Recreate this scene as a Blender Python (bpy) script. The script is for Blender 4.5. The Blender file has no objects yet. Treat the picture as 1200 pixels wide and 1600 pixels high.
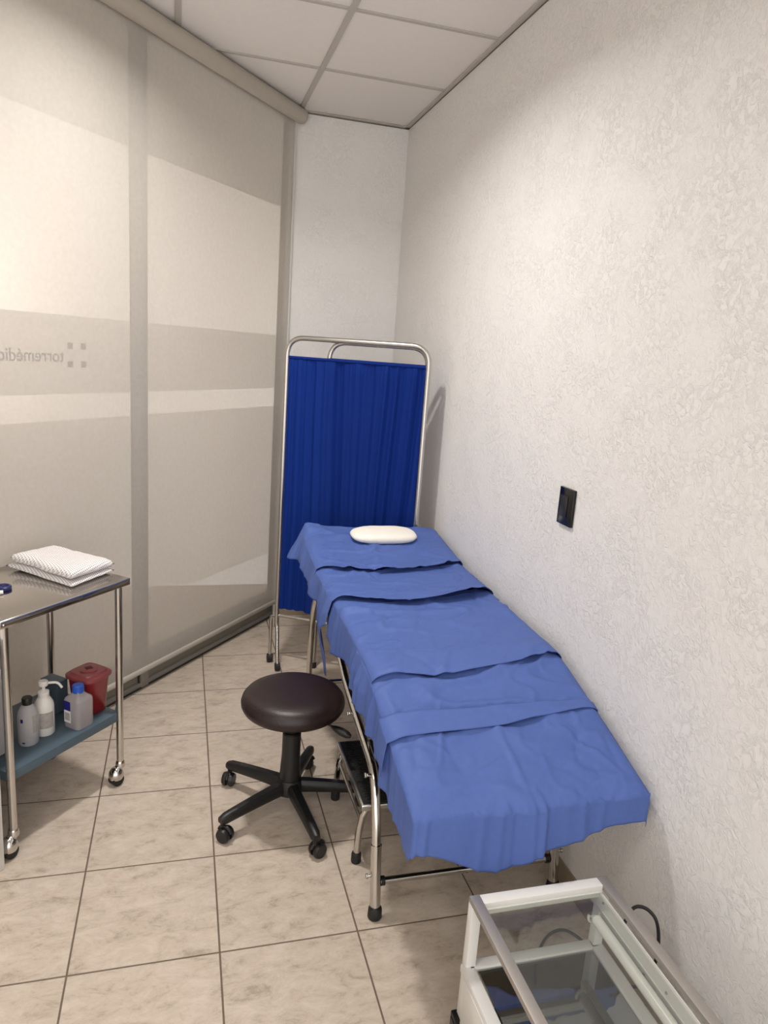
import bpy, bmesh, math, random
from mathutils import Vector, Matrix, noise
random.seed(4)
sc = bpy.context.scene
COL = sc.collection
V = Vector

# ------------------------------------------------------------------ materials
def srgb(r, g, b):
    f = lambda c: (c/255/12.92) if c/255 <= .04045 else ((c/255+.055)/1.055)**2.4
    return (f(r), f(g), f(b), 1)

def new_mat(name):
    m = bpy.data.materials.new(name); m.use_nodes = True
    nt = m.node_tree; b = nt.nodes['Principled BSDF']
    return m, nt, b

def nd(nt, t, **kw):
    n = nt.nodes.new(t)
    for k, v in kw.items():
        if k in n.inputs: n.inputs[k].default_value = v
        else: setattr(n, k, v)
    return n

def mat(name, col, rough=.5, metal=0, var=.08, scale=30, bump=0, bscale=None, spec=None, coat=0, trans=0, ior=None, alpha=None):
    """procedural base: noise driven small colour variation + optional bump"""
    m, nt, b = new_mat(name)
    tc = nd(nt, 'ShaderNodeTexCoord')
    n = nd(nt, 'ShaderNodeTexNoise', Scale=scale, Detail=4.0)
    nt.links.new(tc.outputs['Object'], n.inputs['Vector'])
    r = nd(nt, 'ShaderNodeMixRGB', blend_type='MIX')
    c = col
    r.inputs[1].default_value = (c[0]*(1-var), c[1]*(1-var), c[2]*(1-var), 1)
    r.inputs[2].default_value = (min(1, c[0]*(1+var)), min(1, c[1]*(1+var)), min(1, c[2]*(1+var)), 1)
    nt.links.new(n.outputs['Fac'], r.inputs[0]); nt.links.new(r.outputs[0], b.inputs['Base Color'])
    b.inputs['Roughness'].default_value = rough; b.inputs['Metallic'].default_value = metal
    if spec is not None: b.inputs['Specular IOR Level'].default_value = spec
    if coat: b.inputs['Coat Weight'].default_value = coat
    if trans: b.inputs['Transmission Weight'].default_value = trans
    if ior: b.inputs['IOR'].default_value = ior
    if bump:
        n2 = nd(nt, 'ShaderNodeTexNoise', Scale=bscale or scale*3, Detail=5.0)
        nt.links.new(tc.outputs['Object'], n2.inputs['Vector'])
        bp = nd(nt, 'ShaderNodeBump', Strength=1.0, Distance=bump)
        nt.links.new(n2.outputs['Fac'], bp.inputs['Height']); nt.links.new(bp.outputs[0], b.inputs['Normal'])
    return m

M = {}
M['chrome'] = mat('chrome', (.62, .60, .57), .13, 1, .03)
M['chrome_soft'] = mat('brushed_chrome', (.55, .53, .50), .27, 1, .05)
M['steel'] = mat('stainless_steel', (.58, .55, .51), .12, 1, .04, 60)
M['rail_steel'] = mat('dull_steel_rail', (.40, .37, .34), .5, .7, .05, 60)
M['black'] = mat('black_plastic', (.008, .008, .008), .42, 0, .2)
M['rubber'] = mat('black_rubber', (.010, .010, .010), .6, 0, .2)
M['vinyl'] = mat('dark_maroon_vinyl', (.016, .0066, .0068), .40, 0, .12, 8, .0006, 220)
M['white_paint'] = mat('white_painted_steel', (.72, .71, .68), .32, 0, .03, 6)
M['white_plastic'] = mat('white_plastic', (.74, .72, .68), .35, 0, .03)
M['tube_glass'] = mat('frosted_tube', (.80, .79, .75), .25, 0, .02)
M['blue_cap'] = mat('blue_plastic', (.012, .09, .50), .35, 0, .08)
M['navy'] = mat('navy_plastic', (.008, .013, .10), .35, 0, .08)
M['slate'] = mat('blue_grey_paint', srgb(74, 92, 104), .38, 0, .08, 12)
M['red'] = mat('red_plastic', (.24, .007, .009), .32, 0, .10, 6)
M['lid_red'] = mat('dull_red_lid', (.27, .06, .068), .35, 0, .08, 20)
M['dark_hole'] = mat('dark_red_opening', (.10, .004, .006), .5)
M['label_grey'] = mat('grey_label', (.36, .34, .31), .5, 0, .35, 90)
M['label_white'] = mat('white_label', (.70, .69, .68), .5, 0, .04)
M['ink'] = mat('blue_ink', (.01, .01, .16), .5)
M['pillow'] = mat('white_pillow_cover', (.84, .81, .72), .7, 0, .04, 14, .001, 60)
M['alu'] = mat('grey_aluminium', (.25, .235, .21), .5, .1, .06, 10)
M['gap_dark'] = mat('dark_gap', (.03, .028, .025), .6)
M['panel'] = mat('grey_green_panel', (.19, .18, .15), .38, .2, .06, 6)
M['bar'] = mat('blind_bar', (.56, .53, .47), .45, .1, .04)
M['cassette'] = mat('beige_cassette', (.44, .40, .34), .45, 0, .04)
M['gap'] = mat('dark_strip', (.14, .12, .10), .7)
M['tbar'] = mat('ceiling_grid_paint', (.47, .44, .40), .45, 0, .05)
M['logo'] = mat('dark_grey_lettering', (.05, .048, .045), .6)
M['cord'] = mat('black_cord', (.006, .006, .006), .45)

# stucco wall
def wall_mat():
    m, nt, b = new_mat('white_stucco')
    tc = nd(nt, 'ShaderNodeTexCoord')
    mp = nd(nt, 'ShaderNodeMapping'); mp.inputs['Rotation'].default_value = (.5, .0, 0)
    mp.inputs['Scale'].default_value = (1, 1, 1)
    nt.links.new(tc.outputs['Object'], mp.inputs[0])
    n1 = nd(nt, 'ShaderNodeTexNoise', Scale=58.0, Detail=6.0, Roughness=.66, Distortion=.9)
    n2 = nd(nt, 'ShaderNodeTexNoise', Scale=7.0, Detail=3.0)
    n3 = nd(nt, 'ShaderNodeTexVoronoi', Scale=38.0)
    for n in (n1, n2, n3): nt.links.new(mp.outputs[0], n.inputs['Vector'])
    rp = nd(nt, 'ShaderNodeValToRGB'); rp.color_ramp.elements[0].position = .47; rp.color_ramp.elements[1].position = .64
    nt.links.new(n1.outputs['Fac'], rp.inputs[0])
    rm = nd(nt, 'ShaderNodeMapRange'); rm.inputs[1].default_value = .35; rm.inputs[2].default_value = .65
    rm.inputs[3].default_value = .35; rm.inputs[4].default_value = 1.0
    nt.links.new(n2.outputs['Fac'], rm.inputs[0])
    mu = nd(nt, 'ShaderNodeMath', operation='MULTIPLY')
    nt.links.new(rp.outputs[0], mu.inputs[0]); nt.links.new(rm.outputs[0], mu.inputs[1])
    bp = nd(nt, 'ShaderNodeBump', Strength=.6, Distance=.003)
    nt.links.new(mu.outputs[0], bp.inputs['Height']); nt.links.new(bp.outputs[0], b.inputs['Normal'])
    mx = nd(nt, 'ShaderNodeMixRGB'); mx.inputs[1].default_value = (.79, .775, .75, 1); mx.inputs[2].default_value = (.83, .815, .79, 1)
    nt.links.new(n2.outputs['Fac'], mx.inputs[0]); nt.links.new(mx.outputs[0], b.inputs['Base Color'])
    b.inputs['Roughness'].default_value = .62
    b.inputs['Specular IOR Level'].default_value = .35
    return m
M['wall'] = wall_mat()

TILE, TX, TY = .381, -1.068, 3.556
def floor_mat():
    m, nt, b = new_mat('beige_floor_tile')
    L = nt.links.new
    tc = nd(nt, 'ShaderNodeTexCoord'); sp = nd(nt, 'ShaderNodeSeparateXYZ'); L(tc.outputs['Object'], sp.inputs[0])
    def axis(out, off):
        a = nd(nt, 'ShaderNodeMath', operation='SUBTRACT'); L(out, a.inputs[0]); a.inputs[1].default_value = off
        d = nd(nt, 'ShaderNodeMath', operation='DIVIDE'); L(a.outputs[0], d.inputs[0]); d.inputs[1].default_value = TILE
        fl = nd(nt, 'ShaderNodeMath', operation='FLOOR'); L(d.outputs[0], fl.inputs[0])
        fr = nd(nt, 'ShaderNodeMath', operation='FRACT'); L(d.outputs[0], fr.inputs[0])
        s = nd(nt, 'ShaderNodeMath', operation='SUBTRACT'); L(fr.outputs[0], s.inputs[0]); s.inputs[1].default_value = .5
        ab = nd(nt, 'ShaderNodeMath', operation='ABSOLUTE'); L(s.outputs[0], ab.inputs[0])   # .5 at joint
        return fl.outputs[0], ab.outputs[0]
    fx, ax = axis(sp.outputs[0], TX); fy, ay = axis(sp.outputs[1], TY)
    mx = nd(nt, 'ShaderNodeMath', operation='MAXIMUM'); L(ax, mx.inputs[0]); L(ay, mx.inputs[1])
    g = nd(nt, 'ShaderNodeMapRange', interpolation_type='SMOOTHSTEP'); L(mx.outputs[0], g.inputs[0])
    g.inputs[1].default_value = .4918; g.inputs[2].default_value = .4962
    cb = nd(nt, 'ShaderNodeCombineXYZ'); L(fx, cb.inputs[0]); L(fy, cb.inputs[1])
    wn = nd(nt, 'ShaderNodeTexWhiteNoise'); L(cb.outputs[0], wn.inputs['Vector'])
    off = nd(nt, 'ShaderNodeVectorMath', operation='MULTIPLY_ADD'); L(wn.outputs['Color'], off.inputs[0])
    off.inputs[1].default_value = (5, 5, 5); L(tc.outputs['Object'], off.inputs[2])
    mp = nd(nt, 'ShaderNodeMapping'); mp.inputs['Rotation'].default_value = (0, 0, -.55); mp.inputs['Scale'].default_value = (1, 1.8, 1)
    L(off.outputs[0], mp.inputs[0])
    n1 = nd(nt, 'ShaderNodeTexNoise', Scale=13.0, Detail=12.0, Roughness=.78, Distortion=.35); L(mp.outputs[0], n1.inputs['Vector'])
    n2 = nd(nt, 'ShaderNodeTexNoise', Scale=30.0, Detail=8.0, Roughness=.75, Distortion=.9); L(mp.outputs[0], n2.inputs['Vector'])
    r = nd(nt, 'ShaderNodeValToRGB'); e = r.color_ramp.elements
    e[0].position = .36; e[0].color = srgb(168, 154, 138); e[1].position = .62; e[1].color = srgb(208, 195, 180)
    x = e.new(.46); x.color = srgb(194, 180, 164)
    L(n1.outputs['Fac'], r.inputs[0])
    vr = nd(nt, 'ShaderNodeMapRange'); L(n2.outputs['Fac'], vr.inputs[0]); vr.inputs[1].default_value = .60; vr.inputs[2].default_value = .76
    vr.inputs[3].default_value = 0; vr.inputs[4].default_value = .55
    v = nd(nt, 'ShaderNodeMixRGB'); L(vr.outputs[0], v.inputs[0]); L(r.outputs[0], v.inputs[1]); v.inputs[2].default_value = srgb(136, 122, 108)
    gm = nd(nt, 'ShaderNodeMixRGB'); L(g.outputs[0], gm.inputs[0]); L(v.outputs[0], gm.inputs[1]); gm.inputs[2].default_value = srgb(112, 97, 83)
    L(gm.outputs[0], b.inputs['Base Color'])
    rr = nd(nt, 'ShaderNodeMapRange'); L(g.outputs[0], rr.inputs[0]); rr.inputs[3].default_value = .34; rr.inputs[4].default_value = .8
    L(rr.outputs[0], b.inputs['Roughness'])
    inv = nd(nt, 'ShaderNodeMath', operation='SUBTRACT'); inv.inputs[0].default_value = 1; L(g.outputs[0], inv.inputs[1])
    ad = nd(nt, 'ShaderNodeMath', operation='MULTIPLY_ADD'); L(n2.outputs['Fac'], ad.inputs[0]); ad.inputs[1].default_value = .12; L(inv.outputs[0], ad.inputs[2])
    bp = nd(nt, 'ShaderNodeBump', Strength=.7, Distance=.0025); L(ad.outputs[0], bp.inputs['Height']); L(bp.outputs[0], b.inputs['Normal'])
    b.inputs['Specular IOR Level'].default_value = .4
    return m
M['floor'] = floor_mat()
M['ceil'] = mat('white_ceiling_tile', (.80, .77, .74), .8, 0, .03, 40, .0006, 180)
M['plain_wall'] = mat('plain_white_wall', (.74, .70, .66), .7, 0, .03, 4)
M['base'] = mat('beige_tile_skirting', srgb(150, 134, 114), .4, 0, .12, 20)

def fabric_mat(name, col, transl, transp, rough=.8, weave=0, sheen=0):
    m, nt, b = new_mat(name); L = nt.links.new
    out = nt.nodes['Material Output']
    tc = nd(nt, 'ShaderNodeTexCoord')
    n = nd(nt, 'ShaderNodeTexNoise', Scale=60.0, Detail=3.0); L(tc.outputs['Object'], n.inputs['Vector'])
    mx = nd(nt, 'ShaderNodeMixRGB'); mx.inputs[1].default_value = (col[0]*.92, col[1]*.92, col[2]*.92, 1); mx.inputs[2].default_value = (min(1, col[0]*1.06), min(1, col[1]*1.06), min(1, col[2]*1.06), 1)
    L(n.outputs['Fac'], mx.inputs[0]); L(mx.outputs[0], b.inputs['Base Color'])
    b.inputs['Roughness'].default_value = rough; b.inputs['Specular IOR Level'].default_value = .25
    cur = b.outputs[0]
    if weave:
        n2 = nd(nt, 'ShaderNodeTexNoise', Scale=float(weave), Detail=3.0); L(tc.outputs['Object'], n2.inputs['Vector'])
        bp = nd(nt, 'ShaderNodeBump', Strength=.5, Distance=.0006); L(n2.outputs['Fac'], bp.inputs['Height']); L(bp.outputs[0], b.inputs['Normal'])
    if transl:
        t = nd(nt, 'ShaderNodeBsdfTranslucent'); L(mx.outputs[0], t.inputs[0])
        s = nd(nt, 'ShaderNodeMixShader', Fac=transl); L(cur, s.inputs[1]); L(t.outputs[0], s.inputs[2]); cur = s.outputs[0]
    if transp:
        t = nd(nt, 'ShaderNodeBsdfTransparent'); s = nd(nt, 'ShaderNodeMixShader', Fac=transp)
        L(cur, s.inputs[1]); L(t.outputs[0], s.inputs[2]); cur = s.outputs[0]
    L(cur, out.inputs['Surface'])
    return m
M['drape'] = fabric_mat('blue_nonwoven_paper', (.088, .148, .42), .08, 0, .58, 260)
M['curtain'] = fabric_mat('royal_blue_cloth', (.006, .040, .30), .48, 0, .75, 400)
M['blind'] = fabric_mat('grey_screen_mesh', (.60, .565, .51), .14, .34, .75)
M['vinyl_film'] = fabric_mat('frosted_film', (.80, .77, .73), .60, .58, .6)
M['milky'] = fabric_mat('milky_plastic', (.66, .65, .67), .35, .12, .3)
M['milky2'] = fabric_mat('cloudy_clear_plastic', (.60, .56, .56), .30, .42, .2)

def gown_mat():
    m, nt, b = new_mat('white_dotted_cotton'); L = nt.links.new
    tc = nd(nt, 'ShaderNodeTexCoord'); mp = nd(nt, 'ShaderNodeMapping'); mp.inputs['Scale'].default_value = (125, 125, 125)
    L(tc.outputs['Object'], mp.inputs[0])
    sp = nd(nt, 'ShaderNodeSeparateXYZ'); L(mp.outputs[0], sp.inputs[0])
    row = nd(nt, 'ShaderNodeMath', operation='FLOOR'); L(sp.outputs[1], row.inputs[0])
    sh = nd(nt, 'ShaderNodeMath', operation='MULTIPLY_ADD'); L(row.outputs[0], sh.inputs[0]); sh.inputs[1].default_value = .5; L(sp.outputs[0], sh.inputs[2])
    def dist(o):
        f = nd(nt, 'ShaderNodeMath', operation='FRACT'); L(o, f.inputs[0])
        s = nd(nt, 'ShaderNodeMath', operation='SUBTRACT'); L(f.outputs[0], s.inputs[0]); s.inputs[1].default_value = .5
        q = nd(nt, 'ShaderNodeMath', operation='MULTIPLY'); L(s.outputs[0], q.inputs[0]); L(s.outputs[0], q.inputs[1]); return q.outputs[0]
    a = nd(nt, 'ShaderNodeMath', operation='ADD'); L(dist(sh.outputs[0]), a.inputs[0]); L(dist(sp.outputs[1]), a.inputs[1])
    lt = nd(nt, 'ShaderNodeMath', operation='LESS_THAN'); L(a.outputs[0], lt.inputs[0]); lt.inputs[1].default_value = .075
    mx = nd(nt, 'ShaderNodeMixRGB'); L(lt.outputs[0], mx.inputs[0]); mx.inputs[1].default_value = (.80, .77, .76, 1); mx.inputs[2].default_value = (.22, .20, .21, 1)
    L(mx.outputs[0], b.inputs['Base Color']); b.inputs['Roughness'].default_value = .85
    return m
M['gown'] = gown_mat()

def glass_mat(name, tint, refl_ior, base_refl=0.0, clear=1.0):
    """thin sheet glass: tinted see-through + mirror reflection by fresnel"""
    m, nt, b = new_mat(name); L = nt.links.new; nt.nodes.remove(b)
    out = nt.nodes['Material Output']
    n = nd(nt, 'ShaderNodeTexNoise', Scale=3.0); tc = nd(nt, 'ShaderNodeTexCoord'); L(tc.outputs['Object'], n.inputs['Vector'])
    mx = nd(nt, 'ShaderNodeMixRGB'); mx.inputs[1].default_value = (*[c*.97 for c in tint], 1); mx.inputs[2].default_value = (*tint, 1); L(n.outputs['Fac'], mx.inputs[0])
    t = nd(nt, 'ShaderNodeBsdfTransparent'); L(mx.outputs[0], t.inputs[0])
    g = nd(nt, 'ShaderNodeBsdfGlossy', Roughness=.02); g.inputs[0].default_value = (.95, .97, .96, 1)
    f = nd(nt, 'ShaderNodeFresnel')
    ge = nd(nt, 'ShaderNodeNewGeometry')          # same strength from both faces of the sheet
    io = nd(nt, 'ShaderNodeMapRange'); L(ge.outputs['Backfacing'], io.inputs[0]); io.inputs[3].default_value = refl_ior; io.inputs[4].default_value = 1/refl_ior
    L(io.outputs[0], f.inputs['IOR'])
    s = nd(nt, 'ShaderNodeMixShader'); L(f.outputs[0], s.inputs[0]); L(t.outputs[0], s.inputs[1]); L(g.outputs[0], s.inputs[2])
    L(s.outputs[0], out.inputs['Surface'])
    return m
M['glass'] = glass_mat('clear_sheet_glass', (.89, .905, .89), 1.5)
M['window_glass'] = glass_mat('window_glass', (.93, .915, .90), 1.45)
M['dark_glass'] = glass_mat('tinted_shelf_glass', (.50, .50, .48), 2.6)

# ------------------------------------------------------------------ geometry helpers
def link(name, me, m, parent=None, smooth=True):
    o = bpy.data.objects.new(name, me); COL.objects.link(o)
    if m: me.materials.append(m)
    if smooth:
        for p in me.polygons: p.use_smooth = True
    if parent: o.parent = parent
    return o

def finish(name, bm, m, parent=None, smooth=True, sharp=.6):
    bmesh.ops.recalc_face_normals(bm, faces=bm.faces)
    me = bpy.data.meshes.new(name)
    if smooth and sharp:
        for e in bm.edges:
            if len(e.link_faces) == 2 and e.calc_face_angle(0) > sharp: e.smooth = False
    bm.to_mesh(me); bm.free()
    o = link(name, me, m, parent, smooth)
    return o

def add_box(bm, c, s, bev=0, rot=0, seg=2, mat3=None):
    """box centre c, size s, rot about z"""
    t = bmesh.new()
    bmesh.ops.create_cube(t, size=1)
    for v in t.verts: v.co = V((v.co.x*s[0], v.co.y*s[1], v.co.z*s[2]))
    if bev: bmesh.ops.bevel(t, geom=t.edges[:], offset=bev, segments=seg, affect='EDGES', profile=.5)
    R = mat3 if mat3 is not None else Matrix.Rotation(rot, 3, 'Z')
    for v in t.verts: v.co = R @ v.co + V(c)
    merge(bm, t)

def merge(bm, t):
    mp = {}
    for v in t.verts: mp[v] = bm.verts.new(v.co)
    for f in t.faces:
        try: bm.faces.new([mp[v] for v in f.verts])
        except ValueError: pass
    t.free()

def fillet(pts, r, n=6):
    """round inner corners of a polyline"""
    pts = [V(p) for p in pts]; out = [pts[0]]
    for i in range(1, len(pts)-1):
        a, b, c = pts[i-1], pts[i], pts[i+1]
        rr = r[i] if isinstance(r, (list, tuple)) else r
        d1 = (a-b); d2 = (c-b); k = min(rr, d1.length*.49, d2.length*.49)
        p = b + d1.normalized()*k; q = b + d2.normalized()*k
        for j in range(n+1):
            t = j/n
            out.append(p*(1-t)**2 + b*2*t*(1-t) + q*t*t)
    out.append(pts[-1])
    return out

def add_tube(bm, pts, r, seg=14, caps=True):
    pts = [V(p) for p in pts]; n = len(pts)
    rad = r if isinstance(r, (list, tuple)) else [r]*n
    tang = []
    for i in range(n):
        a = pts[max(0, i-1)]; b = pts[min(n-1, i+1)]; tang.append((b-a).normalized())
    up = V((0, 0, 1)) if abs(tang[0].z) < .9 else V((1, 0, 0))
    nx = (up - tang[0]*up.dot(tang[0])).normalized()
    rings = []
    for i in range(n):
        nx = (nx - tang[i]*nx.dot(tang[i])).normalized(); ny = tang[i].cross(nx)
        rings.append([bm.verts.new(pts[i] + (nx*math.cos(2*math.pi*k/seg) + ny*math.sin(2*math.pi*k/seg))*rad[i]) for k in range(seg)])
    for i in range(n-1):
        for k in range(seg):
            bm.faces.new((rings[i][k], rings[i][(k+1) % seg], rings[i+1][(k+1) % seg], rings[i+1][k]))
    if caps:
        bm.faces.new(rings[0][::-1]); bm.faces.new(rings[-1])

def add_lathe(bm, c, prof, seg=32, axis='Z', sq=None, rot=0):
    """profile list (r, h); sq: superellipse exponent -> squarish section"""
    rings = []
    for r, h in prof:
        ring = []
        for k in range(seg):
            a = 2*math.pi*k/seg
            ca, sa = math.cos(a), math.sin(a)
            if sq:
                d = (abs(ca)**sq + abs(sa)**sq)**(-1/sq); ca *= d; sa *= d
            x, y = ca*r, sa*r
            x, y = x*math.cos(rot)-y*math.sin(rot), x*math.sin(rot)+y*math.cos(rot)
            p = V((x, y, h)) if axis == 'Z' else (V((h, x, y)) if axis == 'X' else V((x, h, y)))
            ring.append(bm.verts.new(V(c)+p))
        rings.append(ring)
    for i in range(len(rings)-1):
        for k in range(seg):
            bm.faces.new((rings[i][k], rings[i][(k+1) % seg], rings[i+1][(k+1) % seg], rings[i+1][k]))
    bm.faces.new(rings[0][::-1]); bm.faces.new(rings[-1])

def add_cyl(bm, c, r, h, axis='Z', seg=24, bev=.15):
    b = min(r, h)*bev
    add_lathe(bm, c, [(r-b, -h/2), (r, -h/2+b), (r, h/2-b), (r-b, h/2)], seg, axis)

def ex_cyl(bm, p, q, r, seg=18): add_tube(bm, [p, q], r, seg)

def box_obj(name, c, s, m, parent=None, bev=0, rot=0, **kw):
    bm = bmesh.new(); add_box(bm, c, s, bev, rot); return finish(name, bm, m, parent, **kw)
def tube_obj(name, pts, r, m, parent=None, seg=14):
    bm = bmesh.new(); add_tube(bm, pts, r, seg); return finish(name, bm, m, parent)

def thing(name, label, cat, loc=(0, 0, 0), group=None):
    o = bpy.data.objects.new(name, None); COL.objects.link(o); o.location = loc
    o.empty_display_size = .05
    o['label'] = label; o['category'] = cat
    if group: o['group'] = group
    return o
def tag(o, label, cat, group=None):
    o['label'] = label; o['category'] = cat
    if group: o['group'] = group
    return o
def struct(o): o['kind'] = 'structure'; return o
def settle(root):
    """children were built in world space: keep them there under a moved empty"""
    def go(o, off):
        for ch in o.children:
            if ch.type == 'EMPTY': continue
            ch.data.transform(Matrix.Translation(-off))
    off = V(root.location)
    for ch in root.children:
        ch.data.transform(Matrix.Translation(-off))
        for g in ch.children: g.data.transform(Matrix.Translation(-off))

# ------------------------------------------------------------------ the room
H = 2.807; YR = 4.109
WP0 = V((-1.413, 3.157, 0)); WT = V((.6325, .7746, 0)).normalized(); WN = V((-WT.y, WT.x, 0))    # window wall: base line, along, outward
def W(u, d, z): p = WP0 + WT*u + WN*d; return V((p.x, p.y, z))
WANG = math.atan2(WT.y, WT.x)

struct(box_obj('floor', (-1.9, 1.4, -.03), (5.2, 6.6, .06), M['floor'], smooth=False))
for o in (bpy.data.objects['floor'],):
    pass
struct(box_obj('ceiling', (-1.9, 1.4, H+.03), (5.2, 6.6, .06), M['ceil'], smooth=False))
struct(box_obj('wall_right', (.05, 1.4, H/2), (.1, 6.6, H), M['wall'], smooth=False))
struct(box_obj('wall_rear', (-.26, YR+.05, H/2), (.75, .1, H), M['wall'], smooth=False))
struct(box_obj('wall_left', (-4.3, 0, H/2), (.1, 3.6, H), M['plain_wall'], smooth=False))
# object coords of the floor must equal world coords
fo = bpy.data.objects['floor']

# skirting
struct(box_obj('baseboard_right', (-.004, 1.4, .033), (.008, 5.6, .066), M['base'], smooth=False))
struct(box_obj('baseboard_rear', (-.31, YR-.004, .033), (.62, .008, .066), M['base'], smooth=False))

# ceiling grid
def tb(name, p, q, w):
    p = V(p); q = V(q); d = q-p
    bm = bmesh.new(); add_box(bm, (p+q)/2, (d.length, w, .006), .0012, math.atan2(d.y, d.x), 1)
    return struct(finish(name, bm, M['tbar'], smooth=False))
XT = -.596
k = 1
def ytop(x):   # where the window wall cuts a bar running along y
    u = (x-WP0.x)/WT.x; return min(YR, WP0.y+WT.y*u)
for i in range(5):
    x = XT-.61*i
    tb('trim_%d' % k, (x, -1.55, H-.003), (x, ytop(x)-.03, H-.003), .024); k += 1
for j in range(8):
    y = 3.486-.61*j
    xl = max(-4.2, WP0.x+WT.x*((y-WP0.y)/WT.y)+.03)
    tb('trim_%d' % k, (xl, y, H-.0025), (0, y, H-.0025), .020); k += 1
tb('trim_%d' % k, (-.011, -1.55, H-.004), (-.011, YR, H-.004), .022); k += 1
tb('trim_%d' % k, (-.62, YR-.011, H-.004), (0, YR-.011, H-.004), .022); k += 1
# dark strips put in as the shadow line under the wall angle
def gapbar(c, s):
    global k
    struct(box_obj('trim_%d' % k, c, s, M['gap'], smooth=False)); k += 1
gapbar((-.0015, 1.3, H-.009), (.003, 5.6, .003)); gapbar((-.31, YR-.0015, H-.010), (.62, .003, .004))
# white jamb between blind and rear wall
struct(box_obj('trim_%d' % k, (-.632, YR-.018, H/2), (.030, .036, H), M['white_paint'], bev=.003)); k += 1

# window wall (behind the blind)
def wbox(bm, u0, u1, d0, d1, z0, z1, bev=.002):
    c = (W((u0+u1)/2, (d0+d1)/2, (z0+z1)/2)); add_box(bm, c, (u1-u0, abs(d1-d0), z1-z0), bev, WANG, 1)
U0, U1 = -3.3, 1.235
bm = bmesh.new()
wbox(bm, U0, U1, .0, .07, .008, .028); wbox(bm, U0, U1, .0, .07, .112, .15); wbox(bm, U0, U1, .0, .05, 2.745, 2.806)
for uc in (.118, -1.15, -2.4): wbox(bm, uc-.024, uc+.024, -.004, .052, .004, 2.80)
wbox(bm, 1.222, U1, 0, .05, .008, 2.80)
win = struct(finish('window_1', bm, M['alu'], smooth=False))
bm = bmesh.new()
for a, b in ((-1.126, .094), (.142, 1.222), (-2.376, -1.174)):
    wbox(bm, a, b, .012, .03, .02, .118)
lp = finish('lower_panel', bm, M['panel'], win, smooth=False)
bm = bmesh.new()
wbox(bm, U0, 1.19, -.002, .004, .0005, .010, 0); wbox(bm, .086, .0935, .006, .013, .03, .112, 0)
wbox(bm, -1.1, .086, .006, .0125, .104, .112, 0)
finish('dark_gap_strips', bm, M['gap_dark'], win, smooth=False)  # dark strips stand in for the shaded floor gap, and draw the panel borders
for a, b in ((-1.126, .094), (.142, 1.222), (-2.376, -1.174)):
    bm = bmesh.new(); wbox(bm, a, b, .040, .046, .15, 2.745, 0); finish('glass_pane', bm, M['window_glass'], win, smooth=False)
for a, b in ((-1.126, .094), (.142, 1.222), (-2.376, -1.174)):
    bm = bmesh.new()
    wbox(bm, a, b, .047, .0485, 1.362, 1.655, 0); wbox(bm, a, b, .047, .0485, .15, 1.262, 0)
    finish('frosted_film', bm, M['vinyl_film'], win, smooth=False)
# sign on the glass, made to be read from outside
bm = bmesh.new()
for ua in (-.244, -.180):
    for z in (1.463, 1.531): wbox(bm, ua, ua+.024, .0380, .0394, z, z+.024, 0)
finish('logo_squares', bm, M['logo'], win, smooth=False)
cu = bpy.data.curves.new('sign_text', 'FONT'); cu.body = 'torrem\u00e9dica'; cu.size = .066; cu.extrude = .0006; cu.offset = .0006; cu.align_x = 'LEFT'
to = bpy.data.objects.new('sign_text_tmp', cu); COL.objects.link(to)
bpy.context.view_layer.update()
dg = bpy.context.evaluated_depsgraph_get()
me = bpy.data.meshes.new_from_object(to.evaluated_get(dg)); bpy.data.objects.remove(to)
xa = -WT; za = V((0, 0, 1)); na = xa.cross(za)      # reading direction seen from outside
R = Matrix((xa, za, na)).transposed().to_4x4()
wd = max(v.co.x for v in me.vertices)
me.transform(Matrix.Translation(W(-.262, .0390, 1.483)) @ R @ Matrix.Scale(.305/wd, 4, (1, 0, 0)))
me.name = 'sign_text'
so = link('sign_text', me, M['logo'], win, smooth=False)
# outside: the lit passage beyond the glass
bm = bmesh.new(); wbox(bm, -6, 6, 1.5, 1.6, -.4, 3.2, 0); struct(finish('wall_outside', bm, M['plain_wall'], smooth=False))

bm = bmesh.new(); wbox(bm, -6, 6, .09, 1.5, 2.798, 2.805, 0); struct(finish('ceiling_outside', bm, M['panel'], smooth=False))

# ------------------------------------------------------------------ roller blind
rb = thing('roller_blind', 'full height grey mesh roller blind drawn down over the glass wall', 'blind', W(-.5, -.05, 0))
FD = -.030
bm = bmesh.new()
# fabric with very slight waves near the right end
nu, nz = 150, 60; uA, uB = -2.6, 1.200; zA, zB = .118, 2.752
g = []
for i in range(nu+1):
    u = uA+(uB-uA)*i/nu; row = []
    for j in range(nz+1):
        z = zA+(zB-zA)*j/nz
        env = math.sin(math.pi*j/nz)**.6 if 0 < j < nz else 0
        low = math.exp(-((z-.45)/.35)**2)
        d = .0016*env*math.sin(u*9+.7)+.004*low*env*noise.noise(V((u*5, z*1.2, 3)))*max(0, min(1, (u-.1)/.3))
        row.append(bm.verts.new(W(u, FD+d, z)))
    g.append(row)
for i in range(nu):
    for j in range(nz): bm.faces.new((g[i][j], g[i+1][j], g[i+1][j+1], g[i][j+1]))
finish('fabric', bm, M['blind'], rb, sharp=0)
bm = bmesh.new(); pts = [W(uA, FD-.002, .116), W(uB, FD-.002, .116)]
wbox(bm, uA, uB, FD-.010, FD+.006, .098, .122, .003)
finish('bottom_bar', bm, M['bar'], rb)
bm = bmesh.new()
ctr = [W(uA, FD-.030, 2.766), W(uB+.012, FD-.030, 2.766)]
add_tube(bm, ctr, .037, 28); finish('cassette_tube', bm, M['cassette'], rb)
bm = bmesh.new(); add_tube(bm, [W(uB+.012, FD-.030, 2.766), W(uB+.022, FD-.030, 2.766)], .0385, 28)
finish('end_cap', bm, M['cassette'], rb)
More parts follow.
